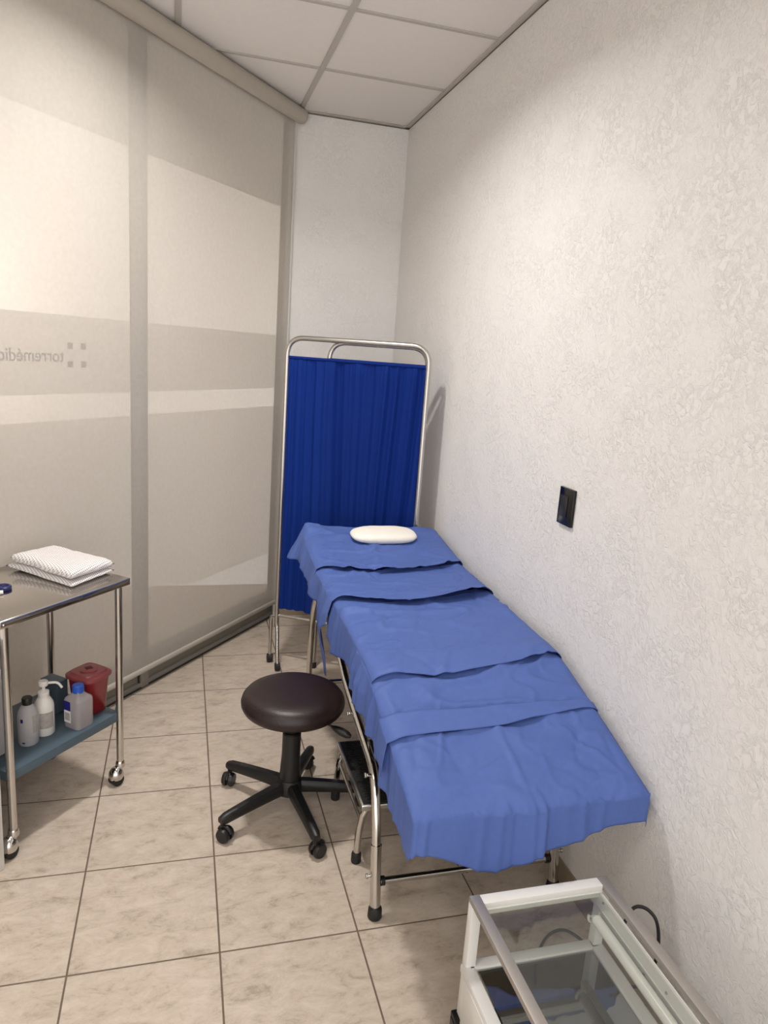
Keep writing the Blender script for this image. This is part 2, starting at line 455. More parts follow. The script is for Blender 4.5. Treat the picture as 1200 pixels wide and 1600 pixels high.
bm = bmesh.new()
add_tube(bm, [W(uA, FD+.004, 2.7505), W(uB, FD+.004, 2.7505)], .006, 8); finish('dark_strip', bm, M['gap'], rb)
# bead chain
bm = bmesh.new()
for (x, y) in ((-.648, 4.052), (-.628, 4.064)):
    z = 2.73
    while z > 1.0:
        t = bmesh.new(); bmesh.ops.create_icosphere(t, subdivisions=1, radius=.0028)
        for v in t.verts: v.co += V((x, y, z))
        merge(bm, t); z -= .0075
    add_tube(bm, [(x, y, 2.74), (x, y, 1.0)], .0009, 5)
ch = finish('bead_chain', bm, M['bar'], rb)
settle(rb)

# ------------------------------------------------------------------ examination couch
PX0, PX1 = -.65, -.035
PC = (PX0+PX1)/2; PHW = (PX1-PX0)/2
PROF = [(1.30, .552), (1.36, .570), (1.60, .643), (1.85, .718), (2.10, .725), (2.70, .732), (3.05, .782), (3.2, .805)]
def topz(y):
    def lin(y):
        for (a, za), (b, zb) in zip(PROF, PROF[1:]):
            if y <= b: return za+(zb-za)*(y-a)/(b-a)
        return PROF[-1][1]
    return (lin(y-.05)+lin(y-.025)+2*lin(y)+lin(y+.025)+lin(y+.05))/6

couch = thing('examination_couch', 'chrome framed examination couch covered with blue sheets along the right wall', 'couch', (PC, 2.2, 0))
# pad in three hinged sections
def pad(y0, y1, m):
    bm = bmesh.new(); n = 14; secs = []
    th = .075; r = .02
    for i in range(n+1):
        y = y0+(y1-y0)*i/n; zt = topz(y)-.022
        ring = []
        prof = [(-PHW+.012, -th), (-PHW+.004, -th+.008), (-PHW+.004, -r), (-PHW+.010, -.006), (-PHW+.024, 0), (0, .002), (PHW-.024, 0), (PHW-.010, -.006), (PHW-.004, -r), (PHW-.004, -th+.008), (PHW-.012, -th)]
        ring = [bm.verts.new((PC+a, y, zt+b)) for a, b in prof]; secs.append(ring)
    for a, b in zip(secs, secs[1:]):
        for k_ in range(len(a)): bm.faces.new((a[k_], a[(k_+1) % len(a)], b[(k_+1) % len(a)], b[k_]))
    bm.faces.new(secs[0]); bm.faces.new(secs[-1][::-1])
    return finish('pad_section', bm, m, couch)
M['pad'] = mat('black_pad_vinyl', (.012, .012, .014), .4, 0, .15)
pad(1.372, 1.84, M['pad']); pad(1.845, 2.755, M['pad']); pad(2.76, 3.045, M['pad'])
LX, RX = -.627, -.052
for x in (LX, RX):
    bm = bmesh.new()
    pts = fillet([(x, 1.694, .02), (x, 1.735, .255), (x, 1.795, .405), (x, 2.02, .445), (x, 2.22, .490), (x, 2.48, .600), (x, 2.78, .622), (x, 2.88, .50), (x, 2.93, .02)], .07)
    add_tube(bm, pts, .0135, 16)
    fr = finish('side_frame', bm, M['chrome'], couch)
    bm = bmesh.new(); add_tube(bm, [(x, 1.692, .012), (x, 1.727, .215)], .0158, 16); finish('leg_sleeve', bm, M['chrome'], couch)
    for y in (1.692, 2.932):
        bm = bmesh.new(); add_lathe(bm, (x, y, 0), [(.019, .0), (.021, .004), (.020, .03), (.017, .036)], 20); finish('rubber_foot', bm, M['rubber'], couch)
    for (y, z) in ((2.06, .452), (1.80, .395), (1.712, .125)):
        bm = bmesh.new()
        s = -1 if x == LX else 1
        add_tube(bm, [(x+s*.012, y, z), (x+s*.026, y, z)], .0045, 10); add_tube(bm, [(x+s*.024, y, z), (x+s*.029, y, z)], .0075, 8)
        finish('bolt', bm, M['chrome_soft'], couch)
    for y in (1.93, 2.2):
        bm = bmesh.new(); add_tube(bm, [(x+.03*(1 if x == LX else -1), y, .43), (x+.03*(1 if x == LX else -1), y, .64)], .008, 10)
        finish('support_post', bm, M['chrome_soft'], couch)
for (y, z) in ((1.712, .103), (2.915, .14)):
    tube_obj('crossbar', [(LX+.012, y, z), (RX-.012, y, z)], .0105, M['chrome'], couch)
    for xx in (LX+.022, RX-.022):
        bm = bmesh.new(); add_tube(bm, [(xx-.006, y, z), (xx+.006, y, z)], .014, 12)
        finish('crossbar_clamp', bm, M['black'], couch)
for y in (1.93, 2.2, 2.6):
    bm = bmesh.new(); add_tube(bm, [(LX+.03, y, .628), (RX-.03, y, .628)], .009, 10)
    finish('pad_support', bm, M['chrome_soft'], couch)
settle(couch)

# ------------------------------------------------------------------ blue paper sheets
def ridged(p):
    return 1-abs(noise.noise(p))*2
def sheet(name, label, y0f, y1, left, right, off, liftf, seed, front=0, na=120, nb=70, amp=.0045, flare=None, extra=None, cat='drape'):
    """cloth laid over the pad: a across (excess hangs down the sides), b along; y0f(a) = near edge"""
    bm = bmesh.new(); rows = []
    mxl = max(left(y1), left(1.36), left(1.9), left(2.35), left(2.5), left(2.9))
    for i in range(na+1):
        s = i/na
        row = []
        for j in range(nb+1):
            t = j/nb
            # across coordinate, edges adapt to the local hang length
            ylow = y0f(0)
            yb = ylow+(y1-ylow)*t
            Ll = left(yb); Lr = right(yb)
            a = -(PHW+Ll)+(2*PHW+Ll+Lr)*s
            ac = max(-PHW, min(PHW, a))
            y0 = y0f(ac/PHW)
            fr_ = front(ac/PHW) if front else 0
            b = y0-fr_+(y1-y0+fr_)*t
            ea = a+PHW if a < -PHW else (a-PHW if a > PHW else 0)
            eb = min(0, b-1.36) if front else 0
            mxd, mnd = max(abs(ea), abs(eb)), min(abs(ea), abs(eb))
            drop = mxd+.12*mnd
            hyp = math.hypot(ea, eb)
            bc = max(b, 1.36) if front else b
            z = topz(bc)+off
            x = PC+ac; y = bc
            # rounded shoulder
            if drop > 1e-6:
                dx, dy = ea/hyp, eb/hyp
                fl = flare(bc, drop, a) if flare else .008+.06*drop
                if ea > 0: fl = min(fl, .006+.02*drop)
                fo_ = noise.noise(V((bc*6+seed, ac*6, .3)))*.012*min(1, drop/.1)
                if ea > 0: fo_ = -abs(fo_)*.2
                x += dx*(fl+fo_); y += dy*(fl+fo_)
                z -= drop
                z += .010*noise.noise(V((bc*7, ac*7, seed)))*min(1, drop/.05)
            edge = min(1, (PHW-abs(ac))/.05) if drop == 0 else 0
            p = V((x*6+seed, y*6, seed*1.7))
            w1 = noise.noise(p)*amp
            q = V((x*4.2+y*3+seed, y*7-x*2, seed))
            w2 = max(0, ridged(q)-.62)*amp*2.6
            q2 = V((x*9-y*5, y*10+seed, seed+4))
            w3 = max(0, ridged(q2)-.7)*amp*1.3
            cr1 = max(0, 1-abs(noise.noise(V((x*5+y*2.5+seed, y*5-x*3, seed*3))))*9)**1.4
            cr2 = max(0, 1-abs(noise.noise(V((x*8-y*4, y*7+x*2+seed, seed*2))))*7)**1.4
            md1 = max(0, noise.noise(V((x*4, y*4, seed+9)))+.25)
            bump = (w1*1.5+w2*1.5+w3*1.4)+(cr1*.0056-cr2*.0042)*md1*1.8
            dist = t*(y1-y0)
            lf = liftf(ac/PHW)*math.exp(-(dist/.07)**1.3)
            rnd = 0
            if drop == 0:
                e_ = PHW-abs(ac)
                rnd = -.010*math.exp(-e_/.012)
                if front: rnd -= .010*math.exp(-max(0, b-1.36)/.012)
                z += bump*(.4+.6*edge)+abs(lf)*(.35+.65*edge)+rnd
                if extra: z += extra(ac/PHW, y)
            else:
                z -= .010
                x += (ea/hyp)*(bump*1.5+lf*.5)*min(1, drop/.06) if ea < 0 else 0
                y += (eb/hyp)*bump*1.5
            row.append(bm.verts.new((x, y, z)))
        rows.append(row)
    for i in range(na):
        for j in range(nb): bm.faces.new((rows[i][j], rows[i+1][j], rows[i+1][j+1], rows[i][j+1]))
    o = finish(name, bm, M['drape'], None, sharp=0)
    md = o.modifiers.new('thickness', 'SOLIDIFY'); md.thickness = .0012; md.offset = 1
    if label: tag(o, label, cat, 'blue paper sheets on the couch')
    return o

def gau(x, c, w): return math.exp(-((x-c)/w)**2)
# foot sheet, tucked over the foot end
sheet('drape_sheet', 'blue paper sheet wrapped over the drooping foot end of the couch', lambda a: 1.36, 1.98,
      lambda y: .125+.02*gau(y, 1.62, .10)-.05*gau(y, 1.34, .10), lambda y: .085, .002, lambda a: 0, 3.1,
      front=lambda a: .075+.085*gau(a, -.35, .42)+.03*gau(a, .3, .3), na=170, nb=120, amp=.0065, flare=lambda b, d, a: .008+.03*d,
      extra=lambda a, y: -.012*gau(y, 1.46, .10)*(gau(a, -.45, .28)+.8*gau(a, .55, .22))+.006*gau(a, -.05, .03)*gau(y, 1.5, .15)
                         + .008*gau(y-.35*a*.31, 1.55, .02)*max(0, a))
# folded band lying across the foot sheet
bandc = lambda a: 1.628+.018*a-.03*(1-a*a)*.4
sheet('drape_band', 'narrow folded blue paper band across the foot sheet, lowest strip on the couch', lambda a: 1.585+.012*a+.03*max(0, a), 1.655,
      lambda y: .10, lambda y: .05, .010, lambda a: .004, 8.3, na=110, nb=12, amp=.002, flare=lambda b, d, a: .018+.05*d)
# middle sheet
sheet('drape_sheet', 'widest blue paper sheet across the couch middle, its edge just above the narrow band', lambda a: 1.790+.06*max(0, a)**2+.012*math.sin(a*3), 2.42,
      lambda y: .105+.05*gau(y, 2.26, .10), lambda y: .07, .010, lambda a: .010+.006*noise.noise(V((a*2, 3, 1))), 5.7, na=130, nb=100, amp=.0045,
      flare=lambda b, d, a: .006+.05*d,
      extra=lambda a, y: .011*gau(y+.03*math.cos(a*2), 2.235, .022)*(.6+.4*math.sin(a*6+1)))
# upper sheet
sheet('drape_sheet', 'blue paper sheet second from the pillow, its left corner hanging as a thin strip', lambda a: 2.275+.09*a*a+.02*a, 2.80,
      lambda y: .10+.24*gau(y, 2.40, .055), lambda y: .07, .020, lambda a: .012+.016*gau(a, .45, .35), 11.2, na=130, nb=90, amp=.0045,
      flare=lambda b, d, a: .012+.12*d-.28*max(0, d-.12))
# head sheet
sheet('drape_sheet', 'blue paper sheet over the raised head end, lying under the white pillow', lambda a: 2.585+.105*a*a+.02*a, 3.07,
      lambda y: .09+.03*gau(y, 3.05, .08), lambda y: .05, .030, lambda a: .010+.006*gau(a, 0, .4), 17.9, na=130, nb=90, amp=.0045,
      flare=lambda b, d, a: .012+.15*d+.35*d*gau(b, 3.07, .07),
      extra=lambda a, y: .03*gau(a, -1, .28)*gau(y, 3.07, .06)+.004*gau(a+.1-(y-2.7)*.3, -.1, .04))

# ------------------------------------------------------------------ pillow
bm = bmesh.new()
nu_, nv_ = 48, 20
c0 = V((-.320, 2.935, topz(2.935)+.054)); sl = math.atan2(topz(3.02)-topz(2.93), .09)
rows = []
for j in range(nv_+1):
    ph = -math.pi/2+math.pi*j/nv_
    row = []
    for i in range(nu_):
        th = 2*math.pi*i/nu_
        se = lambda w, n_: math.copysign(abs(w)**n_, w)
        x = .148*se(math.cos(ph), .55)*se(math.cos(th), .62); y = .072*se(math.cos(ph), .55)*se(math.sin(th), .75); z = .024*se(math.sin(ph), .8)
        z += .0018*noise.noise(V((x*30, y*30, 1)))
        if abs(z) < .004: x *= 1.015; y *= 1.02
        co = V((x, y*math.cos(sl)-z*math.sin(sl), y*math.sin(sl)+z*math.cos(sl)))
        row.append(bm.verts.new(c0+co))
    rows.append(row)
for a, b in zip(rows, rows[1:]):
    for i in range(nu_): bm.faces.new((a[i], a[(i+1) % nu_], b[(i+1) % nu_], b[i]))
bmesh.ops.remove_doubles(bm, verts=bm.verts, dist=.0004)
tag(finish('pillow', bm, M['pillow'], None, sharp=0), 'small oblong white pillow on the blue head sheet', 'pillow')

# ------------------------------------------------------------------ folding screen
PLs, PRs = V((-.707, 3.44, 0)), V((-.119, 3.10, 0))
scr = thing('folding_screen', 'chrome tube privacy screen with royal blue curtains behind the couch', 'screen', (-.41, 3.27, 0))
ds = (PRs-PLs).normalized(); nsn = V((-ds.y, ds.x, 0))     # nsn points away from camera
def at(p, z): return V((p.x, p.y, z))
def panel_frame(a, b, top, cr, r, zl, zr):
    return tube_obj('panel_frame', fillet([at(a, zl), at(a, top), at(b, top), at(b, zr)], cr, 10), r, M['chrome_soft'], scr, 16)
panel_frame(PLs, PRs, 1.640, .085, .0120, .20, .20)
P2R = PRs+nsn*.03-ds*.01; P2L = V((-.520, 3.362, 0))
d2 = (P2R-P2L).normalized(); P2L = P2L
panel_frame(P2L, P2R, 1.632, .085, .0115, .03, .03)
tube_obj('lower_rail', [at(PLs, .262), at(PRs, .262)], .008, M['chrome_soft'], scr)
tube_obj('lower_rail', [at(P2L, .29), at(P2R, .29)], .008, M['chrome_soft'], scr)
tube_obj('upper_rail', [at(PLs, 1.549), at(PRs, 1.549)], .005, M['chrome_soft'], scr)
tube_obj('upper_rail', [at(P2L, 1.551), at(P2R, 1.551)], .005, M['chrome_soft'], scr)
def curtain(a, b, z0, z1, seed, offn):
    a = V(a); b = V(b); d = b-a; L_ = d.length; d.normalize(); n = V((-d.y, d.x, 0))
    bm = bmesh.new(); NU, NZ = 420, 36; rows = []
    rnd = random.Random(seed)
    comps = [(rnd.uniform(32, 62), rnd.uniform(0, 6.3), .0055) for _ in range(3)]+[(rnd.uniform(85, 150), rnd.uniform(0, 6.3), .0034) for _ in range(4)]+[(rnd.uniform(200, 300), rnd.uniform(0, 6.3), .0012) for _ in range(2)]
    for i in range(NU+1):
        s = L_*i/NU; row = []
        for j in range(NZ+1):
            v = j/NZ; z = z0+(z1-z0)*v
            drift = .02*noise.noise(V((s*4+seed, v*1.5, 0)))+.012*(1-v)*math.sin(s*8+seed)
            ss = s+drift
            h = sum(am*math.sin(f*ss+p+.5*noise.noise(V((s*3, v*2, p)))) for f, p, am in comps)
            h *= (.55+.9*noise.noise(V((s*6, v*.8, seed+2)))*.6+.3)
            fine = .0012*math.sin(s*420+seed)*gau(v, 1, .08)
            if z1-z < .018: h *= .25; fine *= .3
            p = a+d*s+n*(offn+h+fine)
            row.append(bm.verts.new((p.x, p.y, z+(.003*math.sin(s*30) if j == 0 else 0))))
        rows.append(row)
    for i in range(NU):
        for j in range(NZ): bm.faces.new((rows[i][j], rows[i+1][j], rows[i+1][j+1], rows[i][j+1]))
    # rolled heading
    o = finish('curtain', bm, M['curtain'], scr, sharp=0)
    bm = bmesh.new(); t = [at(a+n*offn+d*(L_*q/40), z1+.001) for q in range(41)]
    add_tube(bm, t, .0075, 10)
    h = finish('curtain_heading', bm, M['curtain'], scr)
    return o
curtain(at(PLs+ds*.012, 0), at(PRs-ds*.012, 0), .30, 1.548, 3, 0)
curtain(at(P2L+d2*.012, 0), at(P2R-d2*.012, 0), .32, 1.550, 9, .004)
# feet
def foot(p, sgn):
    tube_obj('foot', fillet([at(p, .235), at(p+V((.004, -.006, 0)), .19), at(p+V((.0, -.06, 0)), .09), at(p+V((.0, -.09, 0)), .035)], .04), .0105, M['chrome'], scr)
    bm = bmesh.new(); add_cyl(bm, at(p+V((0, -.09, 0)), .021), .021, .026, 'X'); finish('caster', bm, M['rubber'], scr)
    q = p+V((-.026, .02, 0))
    tube_obj('foot', fillet([at(p, .25), at(p*.5+q*.5, .255), at(q, .245), at(q, .04)], .015), .009, M['chrome_soft'], scr)
    bm = bmesh.new(); add_cyl(bm, at(q, .022), .022, .030, 'X'); finish('caster', bm, M['rubber'], scr)
foot(PLs, 1); foot(PRs, -1)
for p in (P2L, P2R):
    bm = bmesh.new(); add_lathe(bm, at(p, 0), [(.013, 0), (.014, .004), (.014, .028), (.012, .032)], 16); finish('rubber_tip', bm, M['rubber'], scr)
settle(scr)

# ------------------------------------------------------------------ stool
SC = V((-.803, 2.235, 0)); SR = .272
st = thing('stool', 'round dark maroon vinyl stool on a black five star caster base', 'stool', SC)
bm = bmesh.new()
add_lathe(bm, at(SC, 0), [(.02, .385), (.145, .385), (.160, .388), (.170, .396), (.176, .408), (.177, .42), (.173, .434), (.163, .446), (.148, .454), (.12, .459), (.06, .461), (.01, .4615)], 64)
finish('seat', bm, M['vinyl'], st, sharp=1.2)
bm = bmesh.new(); add_lathe(bm, at(SC, 0), [(.10, .374), (.105, .378), (.105, .386), (.05, .387)], 32); finish('seat_plate', bm, M['black'], st)
bm = bmesh.new(); add_lathe(bm, at(SC, 0), [(.017, .24), (.017, .378)], 24)
add_lathe(bm, at(SC, 0), [(.021, .30), (.0235, .304), (.0235, .376), (.02, .378)], 28); finish('gas_lift', bm, M['black'], st)
bm = bmesh.new(); add_lathe(bm, at(SC, 0), [(.036, .075), (.040, .09), (.036, .15), (.032, .22), (.032, .297), (.028, .302)], 32)
add_lathe(bm, at(SC, 0), [(.03, .062), (.045, .072), (.047, .10), (.040, .125)], 32)
finish('column', bm, M['black'], st)
for k_ in range(5):
    ang = math.radians(-151.5+72*k_); d = V((math.cos(ang), math.sin(ang), 0)); n = V((-d.y, d.x, 0))
    bm = bmesh.new(); rings = []
    for q in range(15):
        t = q/14; r = .025+(SR-.018)*t
        w = .022-.006*t; hh = .021-.006*t; zc = .098-.012*t-.010*t*t
        if q == 14: w *= .75; hh *= .7
        sec = [(-w*.8, -hh), (w*.8, -hh), (w, -hh*.4), (w*.92, hh*.5), (w*.55, hh), (-w*.55, hh), (-w*.92, hh*.5), (-w, -hh*.4)]
        rings.append([bm.verts.new(SC+d*r+n*a_+V((0, 0, zc+b_))) for a_, b_ in sec])
    for a_, b_ in zip(rings, rings[1:]):
        for i in range(8): bm.faces.new((a_[i], a_[(i+1) % 8], b_[(i+1) % 8], b_[i]))
    bm.faces.new(rings[0][::-1]); bm.faces.new(rings[-1])
    arm = finish('base_arm', bm, M['black'], st, sharp=.9)
    e = SC+d*(SR-.004)
    bm = bmesh.new()
    wd_ = V((math.cos(ang+1.9), math.sin(ang+1.9), 0)); ax = V((-wd_.y, wd_.x, 0))
    e2_ = e+wd_*.010
    for s in (-1, 1):
        add_tube(bm, [at(e2_+ax*(s*.006), .025), at(e2_+ax*(s*.0135), .025), at(e2_+ax*(s*.021), .025)], [.0245, .025, .0215], 28)
    ca = finish('caster', bm, M['black'], st)
    bm = bmesh.new()
    pts = []
    for q in range(9):
        a_ = math.radians(20+140*q/8); pts.append(at(e2_+wd_*(.027*math.cos(a_)), .026+.028*math.sin(a_)))
    add_tube(bm, pts, .0055, 8)
    add_tube(bm, [at(e, .045), at(e, .08)], .008, 12)
    hood = finish('caster_hood', bm, M['black'], ca)
bm = bmesh.new()
ld = V((.62, -.42, 0)).normalized()
add_tube(bm, fillet([at(SC+ld*.04, .372), at(SC+ld*.10, .370), at(SC+ld*.165, .352), ], .02), .004, 8)
p = SC+V((.126, -.088, 0))
pd_ = [at(SC+ld*(.145+.012*q), .357-.0035*q) for q in range(7)]
bm2 = bmesh.new(); add_tube(bm2, pd_, [.004, .009, .012, .0135, .0135, .012, .006], 10)
for v in bm2.verts: pass
lev = finish('lever', bm, M['black'], st); finish('lever_paddle', bm2, M['black'], lev)
settle(st)

# ------------------------------------------------------------------ step stool
ss = thing('step_stool', 'low chrome step stool with black ribbed tread under the couch', 'step', (-.50, 2.10, 0))
X0, X1, Y0, Y1, ZT = -.628, -.375, 1.902, 2.285, .218
bm = bmesh.new()
add_box(bm, ((X0+X1)/2, (Y0+Y1)/2, ZT-.010), (X1-X0, Y1-Y0, .02), .003)
fr = finish('tread_frame', bm, M['chrome_soft'], ss)
bm = bmesh.new()
add_box(bm, ((X0+X1)/2, (Y0+Y1)/2, ZT+.0005), (X1-X0-.014, Y1-Y0-.014, .003), .001)
nr = 26
for i in range(nr):
    y = Y0+.016+(Y1-Y0-.032)*i/(nr-1); xs = 9
    for q in range(xs):
        xa_ = X0+.014+(X1-X0-.028)*q/xs; add_box(bm, (xa_+.011+(.006 if i % 2 else 0), y, ZT+.003), (.015, .005, .003), 0)
finish('rubber_tread', bm, M['rubber'], ss, smooth=False)
for sx in (0, 1):
    for sy in (0, 1):
        x = X0+.012 if sx == 0 else X1-.012; y = Y0+.022 if sy == 0 else Y1-.022
        ox = -.012 if sx == 0 else .012; oy = .004 if sy == 0 else .0
        tube_obj('leg', fillet([(x+.015*(1 if sx == 0 else -1), y, ZT-.015), (x, y, ZT-.045), (x+ox*.8, y+oy, .11), (x+ox, y+oy, .02)], .03), .0115, M['chrome'], ss)
        bm = bmesh.new(); add_lathe(bm, (x+ox, y+oy, 0), [(.015, 0), (.0165, .004), (.016, .03), (.0135, .036)], 18); finish('rubber_foot', bm, M['rubber'], ss)
tube_obj('brace', [(X0+.006, Y0+.02, .15), (X0+.006, Y1-.02, .15)], .006, M['chrome_soft'], ss)
settle(ss)

# ------------------------------------------------------------------ cart
CA = V((-1.385, 2.49, 0)); E1 = V((-.646, -.7635, 0)).normalized(); E2 = V((E1.y, -E1.x, 0))
def Cc(a, b, z=0): p = CA+E1*a+E2*b; return V((p.x, p.y, z))
CANG = math.atan2(E1.y, E1.x)
cart = thing('utility_cart', 'stainless steel topped cart with tube legs and a blue grey lower shelf', 'cart', Cc(.22, .17))
def cbox(bm, a0, a1, b0, b1, z0, z1, bev=.001, seg=2): add_box(bm, Cc((a0+a1)/2, (b0+b1)/2, (z0+z1)/2), (a1-a0, b1-b0, z1-z0), bev, CANG, seg)
bm = bmesh.new(); cbox(bm, -.032, .470, -.024, .400, .757, .782, .0025); top = finish('tabletop', bm, M['steel'], cart, sharp=.3)
bm = bmesh.new()
for a in (.458,): add_lathe(bm, Cc(a, -.0245, .769), [(.0045, -.0015), (.0045, .0015)], 12, 'X')
rv = finish('rivet', bm, M['chrome'], top)
for a, b in ((0, 0), (.441, 0), (0, .336), (.441, .336)):
    tube_obj('leg', [Cc(a, b, .088), Cc(a, b, .757)], .0125, M['chrome'], cart, 18)
    bm = bmesh.new()
    cd = V((-.75, -.65, 0)).normalized() if (a, b) != (.441, 0) else V((-.6, -.75, 0)).normalized()
    base = Cc(a, b, 0); wc = base+cd*.018
    # chrome ball hood with cap ring
    add_lathe(bm, at(base, 0), [(.011, .062), (.0165, .066), (.0165, .082), (.0135, .089)], 20)
    t = bmesh.new(); bmesh.ops.create_uvsphere(t, u_segments=20, v_segments=12, radius=.0265)
    for v in list(t.verts):
        if v.co.z < -.012: v.co.z = -.012
        v.co = V((v.co.x, v.co.y, v.co.z*1.15))+at(wc, .040)
    merge(bm, t)
    add_tube(bm, [at(wc, .05), at(base, .07)], [.018, .013], 12)
    hood = finish('caster_hood', bm, M['chrome'], cart)
    bm = bmesh.new(); axd = V((-cd.y, cd.x, 0))
    add_tube(bm, [at(wc-axd*.016, .0225), at(wc+axd*.016, .0225)], .0222, 24); finish('caster_wheel', bm, M['rubber'], hood)
SZ = .280
bm = bmesh.new()
cbox(bm, -.005, .446, .002, .345, SZ-.006, SZ, .001)
cbox(bm, -.005, .446, .002, .006, SZ-.032, SZ-.004, .001); cbox(bm, -.005, .446, .341, .345, SZ-.032, SZ-.004, .001)
cbox(bm, -.006, -.002, .002, .345, SZ-.032, SZ-.004, .001); cbox(bm, .442, .446, .002, .345, SZ-.032, SZ-.004, .001)
finish('lower_shelf', bm, M['slate'], cart)
settle(cart)

# things on the cart -------------------------------------------------
def blob_cloth(name, quad, z0, layers, m, seed):
    """folded cloth: stacked rounded folds over a quad given in cart coordinates"""
    bm = bmesh.new()
    P = [Cc(*q) for q in quad]
    def bil(u, v):
        return P[0]*(1-u)*(1-v)+P[1]*u*(1-v)+P[2]*u*v+P[3]*(1-u)*v
    for (za, zb, ins, dn) in layers:
        n = 26; th = zb-za
        def surf(u, v, top_):
            uu = ins[0]+(1-ins[0]-ins[1])*u; vv = ins[2]+(1-ins[2]-ins[3])*v
            p = bil(uu, vv)
            eu = min(u, 1-u); ev = min(v, 1-v); e = min(eu, ev)
            prof = min(1, (e/.10))**.5
            mid = (za+zb)/2
            h = mid+(th/2*prof if top_ else -th/2*prof)
            w = noise.noise(V((p.x*14, p.y*14, seed)))*.004+.003*noise.noise(V((p.x*35, p.y*35, seed+3)))
            edge_w = .006*noise.noise(V((u*4, v*4, seed+za*40)))
            q = p+V((edge_w, edge_w*.6, 0))*(1-min(1, e*5))
            return V((q.x, q.y, max(z0+.0006, h+(w*prof if top_ else w*prof*.4)+dn*(u-.5))))
        tops = [[bm.verts.new(surf(i/n, j/n, True)) for j in range(n+1)] for i in range(n+1)]
        bots = [[tops[i][j] if (i in (0, n) or j in (0, n)) else bm.verts.new(surf(i/n, j/n, False)) for j in range(n+1)] for i in range(n+1)]
        for i in range(n):
            for j in range(n):
                bm.faces.new((tops[i][j], tops[i+1][j], tops[i+1][j+1], tops[i][j+1]))
                try: bm.faces.new((bots[i][j], bots[i][j+1], bots[i+1][j+1], bots[i+1][j]))
                except ValueError: pass
    return finish(name, bm, m, None, sharp=0)
gw = blob_cloth('folded_gown', [(.168, .032), (-.042, .055), (-.050, .385), (.140, .375)], .782,
                [(.7825, .803, (0, 0, 0, 0), 0), (.800, .838, (.03, -.02, .015, .04), -.010)], M['gown'], 2)
tag(gw, 'folded white gown with tiny grey dots on the steel cart top', 'gown')
bm = bmesh.new(); add_lathe(bm, at(V((-1.722, 2.398, 0)), .782), [(.022, 0), (.025, .003), (.025, .011), (.022, .014), (.018, .014), (.016, .009), (.001, .009)], 32)
tag(finish('bottle_cap', bm, M['navy'], None), 'loose round navy blue cap lying at the left edge of the cart top', 'cap')
bm = bmesh.new(); d_ = V((.95, .3, 0)).normalized(); q_ = V((-1.712, 2.352, 0))
add_tube(bm, [at(q_-d_*.06, .790), at(q_-d_*.02, .790), at(q_-d_*.012, .790), at(q_, .790)], [.0075, .0075, .006, .006], 16)
tag(finish('ointment_tube', bm, M['white_plastic'], None), 'short white tube end in front of the navy cap on the cart', 'tube')

def bottle(name, label, a, b, prof, m, sq=None, cap=None, capm=None, rot=None):
    c = Cc(a, b, SZ); t = thing(name, label, 'bottle', c)
    bm = bmesh.new(); add_lathe(bm, c, prof, 40, 'Z', sq, CANG if rot is None else rot); finish('body', bm, m, t, sharp=.8)
    if cap:
        bm = bmesh.new(); add_lathe(bm, c, cap, 28); finish('cap', bm, capm, t)
    return t, c
# large jug at the left
t, c = bottle('jug', 'large milky white jug with blue screw cap, leftmost on the shelf', .408, .140,
       [(.036, .0005), (.042, .006), (.043, .19), (.040, .225), (.030, .252), (.022, .262), (.022, .275)], M['milky'], 5, [(.026, .262), (.027, .266), (.027, .296), (.024, .299)], M['blue_cap'])
settle(t)
t, c = bottle('round_shoulder_bottle', 'white round shouldered bottle partly hidden behind the cart leg', .312, .195,
       [(.024, .0005), (.027, .004), (.027, .165), (.022, .195), (.012, .208), (.012, .214)], M['white_plastic'], None, [(.013, .212), (.014, .215), (.014, .232), (.012, .234)], M['white_plastic'])
settle(t)
t, c = bottle('alcohol_bottle', 'cloudy bottle with a black cap between pump bottle and jug', .297, .098,
       [(.028, .0005), (.031, .004), (.031, .095), (.029, .112), (.020, .130), (.014, .137), (.014, .142)], M['milky'], None, [(.0155, .138), (.0165, .141), (.0165, .158), (.0145, .161)], M['black'])
vd = (V((-1.175, 0, 0))-V((c.x, c.y, 0))).normalized()
def decal(t, c, r, az, z0, z1, w, m, name='label'):
    """curved label patch on a round bottle"""
    bm = bmesh.new(); n = 8; rows = []
    for i in range(n+1):
        a = az-w/2+w*i/n
        rows.append([bm.verts.new((c.x+math.cos(a)*r, c.y+math.sin(a)*r, c.z+z)) for z in (z0, z1)])
    for i in range(n): bm.faces.new((rows[i][0], rows[i+1][0], rows[i+1][1], rows[i][1]))
    return finish(name, bm, m, t)
az = math.atan2(vd.y, vd.x)
decal(t, c, .0315, az-.62, .085, .098, .28, M['ink'], 'blue_mark'); decal(t, c, .0315, az+.72, .045, .105, .55, M['label_grey'])
decal(t, c, .0315, az-.5, .012, .017, .3, M['ink'], 'blue_mark')
settle(t)
